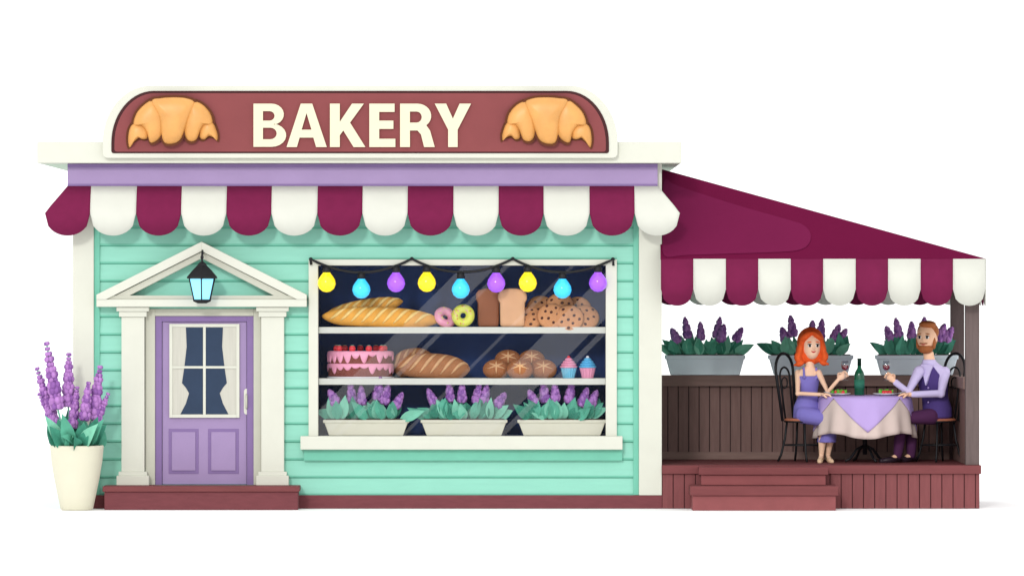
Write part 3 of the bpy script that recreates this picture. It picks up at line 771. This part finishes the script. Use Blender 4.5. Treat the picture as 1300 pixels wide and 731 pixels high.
def face(root,c,f,R,lips,brow,beard=False):
    f=V(f).normalized(); r_=V((-f.y,f.x,0)); up=V((0,0,1))
    def S(u,v,push=0):
        dr=(f+r_*u+up*v*R[2]/R[0]*.9).normalized()
        k=1/math.sqrt((dr.dot(r_)/R[0])**2+(dr.dot(f)/R[1])**2+(dr.z/R[2])**2)
        return V(c)+dr*(k+push)
    rot=Matrix((r_,-f,up)).transposed()
    for s in(-1,1):
        b=B(); b.ell(S(s*.38,-.02,-.003),(.029,.013,.023),'white',R=rot,n=12,k=8); e=b.obj('eye',root)
        b=B(); b.ell(S(s*.37,-.03,.007),(.016,.008,.019),'eye',R=rot,n=10,k=8); b.obj('pupil',e)
        b=B(); b.ell(S(s*.39,.09,.003),(.033,.006,.006),'eye',R=rot@Matrix.Rotation(s*.12,3,'Y'),n=10,k=6); b.obj('eyelid',e)
        b=B(); b.ell(S(s*.40,.27,.002),(.034,.007,.0075),brow,R=rot@Matrix.Rotation(s*.14,3,'Y'),n=10,k=6); b.obj('eyebrow',root)
    b=B(); P=[S(-.22+.44*q/8,-.58+.10*(abs(q/4-1))**2,.004 if not beard else .022) for q in range(9)]
    b.tube(P,[.004+.006*math.sin(math.pi*q/8) for q in range(9)],lips,n=8); b.obj('mouth',root)
def headgeo(b,c,f,R,m):
    c=V(c);f=V(f).normalized(); r_=V((-f.y,f.x,0)); up=V((0,0,1)); rot=Matrix((r_,-f,up)).transposed()
    b.ell(c,R,m,R=rot,n=24,k=16); b.ell(c+f*.02-up*R[2]*.5,(R[0]*.70,R[1]*.76,R[2]*.56),m,R=rot,n=20,k=12)
    b.ell(c+f*(R[1]+.002)-up*.042,(.014,.022,.020),m,R=rot,n=10,k=8); b.tube([c+f*(R[1]-.015)+up*.01,c+f*(R[1]+.009)-up*.038],[.009,.012],m,n=8)
    for s in(-1,1): b.ell(c+r_*s*(R[0]+.002)-up*.03,(.013,.026,.037),m,R=rot,n=10,k=8)
DF=DZ
wm=thing('person','woman in a violet-blue dress seated holding a wine glass','person',(T(1026,0).x,TY,DF+.55))
fw=V((.16,-1,0)).normalized(); yaw=math.radians(16)
hc=T(1030,438,1.24); HR=(.126,.138,.172)
b=B()
b.loft([(T(1025,529,1.32),.17,.15),(T(1025,516,1.32),.165,.14),(T(1026,500,1.32),.106,.088),(T(1026,484,1.31),.13,.108),(T(1026,474,1.30),.148,.092),(T(1027,469,1.29),.125,.072),(T(1028,465,1.28),.058,.054),(T(1028,450,1.26),.046,.046)],yaw,'skin')
headgeo(b,hc,fw,HR,'skin')
legs=[((1020,526,1.22),(1046,531,1.10),(1043,560,1.14),(1042,578,1.17),(1040,583.5,1.08),(1039,585,.99)),((1031,526,1.40),(1057,531,1.26),(1053,560,1.24),(1051,578,1.27),(1053,583.5,1.18),(1055,585,1.09))]
for L_ in legs: b.tube([T(*p) for p in L_],[.09,.066,.052,.031,.030,.023],'skin',n=12,ball=True)
wr1=T(1063,481,1.02); a1=[T(1039,473,1.24),T(1050,497,1.10),wr1]
b.tube(a1,[.042,.034,.025],'skin',n=12,ball=True); hand(b,wr1,T(1070,475,1.0)-wr1,V((.3,-1,0)),1,.6,'skin')
wr2=T(1040,500,1.0); a2=[T(1013,473,1.30),T(1012,499,1.12),wr2]
b.tube(a2,[.042,.034,.025],'skin',n=12,ball=True); hand(b,wr2,V((1,-.15,-.05)),V((0,-.25,-1)),1,.5,'skin')
o=b.obj('body',wm); fuse(o,.0075,5)
b=B()
b.loft([(T(1025,531,1.32),.188,.168),(T(1025,516,1.32),.18,.155),(T(1026,500,1.32),.120,.102),(T(1026,484,1.31),.146,.126),(T(1026,477,1.30),.148,.112)],yaw,'dress')
for L_ in legs: b.tube([T(*L_[0]),T(*L_[1])],[.12,.1],'dress',n=14,ball=True)
b.loft([(T(1051,529,1.18),.12,.17),(T(1050,545,1.19),.115,.155),(T(1049,561,1.2),.125,.165)],0,'dress')
for sx_ in(-1,1):
    sv=V((math.cos(yaw),math.sin(yaw),0))*sx_
    p=T(1026,479,1.30)
    b.tube([p+sv*.09+V((.03,-.105,0)),T(1027,469,1.29)+sv*.085+V((.01,-.06,.02)),T(1027,470,1.29)+sv*.085+V((-.01,.06,.01)),p+sv*.09+V((-.03,.09,0))],.018,'dress',n=8,ball=True)
o=b.obj('dress',wm); fuse(o,.010,5)
b=B()
hb=lambda dx,dy,dz,r_,R=None: b.ell(hc+V((dx,dy,dz)),r_,'hairr',R=R,n=20,k=12)
Ry=lambda a:Matrix.Rotation(math.radians(a),3,'Y')
hb(-.01,.05,.038,(.178,.155,.198)); hb(-.012,.065,-.08,(.192,.13,.175))
hb(-.080,-.055,.118,(.105,.09,.052),Ry(-36)); hb(.066,-.065,.128,(.09,.078,.042),Ry(40))
hb(-.150,-.03,-.05,(.046,.078,.125),Ry(8)); hb(.146,-.02,-.045,(.042,.078,.125),Ry(-10))
hb(-.172,-.03,-.165,(.052,.07,.075),Ry(-14)); hb(.168,-.02,-.155,(.047,.07,.072),Ry(14))
hb(-.150,-.03,-.235,(.062,.06,.038),Ry(-25)); hb(.150,.0,-.225,(.056,.06,.036),Ry(25)); hb(-.20,-.01,-.25,(.035,.035,.018),Ry(-20)); hb(.198,.0,-.24,(.032,.035,.018),Ry(20))
o=b.obj('hair',wm); fuse(o,.009,2)
face(wm,hc,fw,HR,'lip','hairr')
for L_ in legs:
    b=B(); b.tube([T(*L_[3])+V((0,.02,-.035)),T(*L_[4])-V((0,0,.005)),T(*L_[5])-V((0,.02,0))],[.036,.038,.03],'shoeb',n=12,ball=True); b.obj('shoe',wm)
# --- man
mn=thing('person','bearded man in lilac shirt and indigo vest holding a wine glass','person',(T(1188,0).x,TY,DF+.55))
fm=V((-.42,-1,0)).normalized(); yw=math.radians(-28)
mc=T(1176,427.5,1.22); MR=(.130,.140,.175)
b=B()
tor=[(T(1190,532,1.32),.17,.15),(T(1190,518,1.32),.165,.14),(T(1187,503,1.32),.145,.115),(T(1184,485,1.31),.175,.125),(T(1182,471,1.29),.185,.11),(T(1181,464,1.28),.14,.085),(T(1180,459,1.26),.075,.07),(T(1178,446,1.24),.066,.066)]
b.loft(tor,yw,'skin2'); headgeo(b,mc,fm,MR,'skin2')
ml=[((1183,528,1.22),(1146,531,1.14),(1141,558,1.15),(1139,577,1.18),(1130,583,1.13),(1121,584.5,1.09)),((1190,528,1.42),(1158,532,1.36),(1157,558,1.33),(1157,577,1.34),(1147,583,1.28),(1139,584.5,1.24))]
for L_ in ml: b.tube([T(*p) for p in L_],[.095,.07,.06,.04,.035,.028],'skin2',n=12,ball=True)
wr3=T(1133,483,1.0); m1=[T(1166,471,1.17),T(1151,497,1.05),wr3]
wr4=T(1152,500,.98); m2=[T(1199,472,1.24),T(1193,499,1.06),wr4]
for m_ in(m1,m2): b.tube(m_,[.055,.042,.03],'skin2',n=12,ball=True)
hand(b,wr3,T(1125,476,.98)-wr3,V((-.3,-1,0)),-1,.6,'skin2'); hand(b,wr4,V((-1,-.1,-.05)),V((0,-.25,-1)),-1,.5,'skin2')
o=b.obj('body',mn); fuse(o,.0075,5)
b=B(); b.loft([(c,rx+.014,ry+.014) for c,rx,ry in tor[:7]],yw,'shirt')
for m_ in(m1,m2): b.tube([m_[0],m_[1],m_[1].lerp(m_[2],.88)],[.074,.058,.042],'shirt',n=14,ball=True)
b.loft([(T(1180,462,1.26),.10,.095),(T(1179,456,1.25),.085,.085)],yw,'shirt')
o=b.obj('shirt',mn); fuse(o,.010,5)
b=B(); b.loft([(tor[0][0]+V((0,0,.02)),.196,.178)]+[(c,rx+.03,ry+.03) for c,rx,ry in tor[1:4]]+[(tor[4][0],.178,.137),(tor[5][0],.125,.108)],yw,'vest')
o=b.obj('vest',mn); fuse(o,.010,4)
ft=V((math.sin(yw),-math.cos(yw),0)); rt2=V((math.cos(yw),math.sin(yw),0))
b=B(); ctr=T(1182,470,1.29)+ft*.150
vs=[ctr+rt2*.085+V((0,0,.075))-ft*.035,ctr-rt2*.085+V((0,0,.075))-ft*.035,ctr+ft*.014-V((0,0,.19))]
b.add([v+ft*.016 for v in vs]+[v-ft*.03 for v in vs],[(0,1,2),(5,4,3),(0,3,4,1),(1,4,5,2),(2,5,3,0)],'shirt'); b.obj('shirt_front',mn)
for q in range(3):
    b=B(); b.ell(T(1185,492+q*9,1.31)+ft*.158,(.012,.012,.012),'lilac',n=8,k=6); b.obj('vest_button',mn)
b=B()
b.loft([(T(1190,534,1.32),.187,.166),(T(1190,521,1.32),.182,.156)],yw,'trous')
for L_ in ml: b.tube([T(*p) for p in L_[:4]],[.11,.088,.075,.058],'trous',n=14,ball=True)
o=b.obj('trousers',mn); fuse(o,.010,4)
for L_ in ml:
    b=B(); b.tube([T(*L_[3])+V((.03,.02,-.045)),T(*L_[4]),T(*L_[5])-V((.03,.02,-.002))],[.042,.044,.036],'shoe',n=12,ball=True); b.obj('shoe',mn)
rt=V((-fm.y,fm.x,0)); up=V((0,0,1)); rot=Matrix((rt,-fm,up)).transposed()
b=B()
b.ell(mc-fm*.052+up*.068,(.142,.142,.135),'hairb',R=rot,n=20,k=12)
b.ell(mc+fm*.03+up*.162+rt*.02,(.115,.11,.050),'hairb',R=rot,n=18,k=10)
b.ell(mc-fm*.085-up*.03,(.118,.08,.12),'hairb',R=rot,n=18,k=10)
o=b.obj('hair',mn); fuse(o,.009,3)
b=B()
b.ell(mc+fm*.042-up*.150,(.098,.098,.068),'hairb',R=rot,n=20,k=12)
for s in(-1,1): b.ell(mc+rt*s*.113+fm*.03-up*.075,(.020,.038,.085),'hairb',R=rot,n=12,k=8); b.ell(mc+rt*s*.030+fm*.131-up*.084,(.034,.015,.009),'hairb',R=rot,n=12,k=8)
o=b.obj('beard',mn); fuse(o,.008,3)
face(mn,mc,fm,MR,'lip2','hairb',True)
# ---------------------------------------------------------------- tableware
TT=TZ+.016
def wineglass(c,lab):
    g=thing('wine_glass',lab,'wine glass',c,group='wine glasses held by the diners')
    x,y,z=c; b=B(); b.lathe(x,y,[(.045,z),(.042,z+.006),(.008,z+.012),(.007,z+.11),(.02,z+.125),(.045,z+.15),(.052,z+.19),(.044,z+.25)],'wglass',n=20); b.obj('bowl',g)
    b=B(); b.lathe(x,y,[(.003,z+.128),(.022,z+.133),(.042,z+.155),(.048,z+.195),(0,z+.196)],'wine',n=20); b.obj('red_wine',g)
gp=T(1071,482,.955); wineglass((gp.x,gp.y,gp.z),'stemmed glass of red wine raised by the woman')
gp=T(1123,482,.935); wineglass((gp.x,gp.y,gp.z),'stemmed glass of red wine raised by the man')
bt=thing('wine_bottle','dark green wine bottle on the table','bottle',(T(1091,0).x,1.3,TT)); x=T(1091,0).x
b=B(); b.lathe(x,1.3,[(.06,TT),(.066,TT+.01),(.066,TT+.26),(.055,TT+.30),(.026,TT+.35),(.023,TT+.40)],'bottle',n=24); b.obj('bottle_body',bt)
b=B(); b.lathe(x,1.3,[(.026,TT+.38),(.025,TT+.46),(.028,TT+.462),(.028,TT+.475),(0,TT+.476)],'foil',n=20); b.obj('foil_cap',bt)
b=B(); b.lathe(x,1.3,[(.0675,TT+.09),(.0675,TT+.2)],'leaf2',n=24); b.obj('bottle_label',bt)
r=random.Random(2)
for px,yy in((1063,1.12),(1123,1.12)):
    x=T(px,0).x; pl=thing('dinner_plate','white plate of green salad and tomato','plate',(x,yy,TT),group='plates on the table')
    b=B(); b.lathe(x,yy,[(.08,TT+.001),(.1,TT+.006),(.165,TT+.024),(.163,TT+.029),(.1,TT+.013),(0,TT+.012)],'white',n=32); b.obj('plate',pl)
    b=B()
    for i in range(26):
        a=r.uniform(0,6.28); q=r.uniform(0,.1); l=r.uniform(.05,.08)
        b.leaf((x+q*math.cos(a),yy+q*math.sin(a),TT+.015),(x+(q+.02)*math.cos(a)+r.uniform(-.03,.03),yy+(q+.02)*math.sin(a),TT+.03+l*.7),.022,'salad',V((r.uniform(-1,1),-1,.4)),bend=.01,n=4)
    b.obj('salad',pl)
    for i in range(4):
        b=B(); b.ell((x-.03+.03*i,yy-.07+r.uniform(-.02,.02),TT+.042),(.024,.024,.024),'red',n=10,k=8); b.obj('tomato',pl)
for px,s in((1052,1),(1140,-1)):
    x=T(px,0).x; b=B(); p0=V((x-.08*s,.93,TT+.05)); p1=V((x+.06*s,.95,TT+.022))
    b.tube([p0,p1],[.007,.004],'steel',n=6)
    for k_ in(-1,0,1): b.tube([p1,p1+V((.02*s,.008*k_,0)),p1+V((.05*s,.009*k_,-.006))],.0025,'steel',n=4)
    b.obj('fork',None,base=p0,label='steel fork held over the plate',cat='fork',group='forks in the diners hands')
# ---------------------------------------------------------------- light, world, camera
w=bpy.data.worlds.new('World'); sc.world=w; w.use_nodes=True
bg=w.node_tree.nodes['Background']; bg.inputs[0].default_value=(1,1,1,1); bg.inputs[1].default_value=1.4
sl=bpy.data.lights.new('sun','SUN'); sl.energy=1.2; sl.angle=math.radians(7); sl.color=(1,.985,.96)
so=bpy.data.objects.new('sun',sl); COL.objects.link(so); so.location=(-5,-10,12)
el=math.radians(20); az=math.radians(12)
dv=V((math.sin(az)*math.cos(el),math.cos(az)*math.cos(el),-math.sin(el)))
so.rotation_euler=dv.to_track_quat('-Z','Y').to_euler()
cam=bpy.data.cameras.new('camera'); co=bpy.data.objects.new('camera',cam); COL.objects.link(co)
co.location=(0,-D,ZC); co.rotation_euler=(math.pi/2,0,0); cam.sensor_width=36; cam.lens=36*D/13.0; cam.clip_start=1; cam.clip_end=5000
sc.camera=co
sc.view_settings.view_transform='Standard'; sc.view_settings.look='None'; sc.view_settings.exposure=0; sc.view_settings.gamma=1
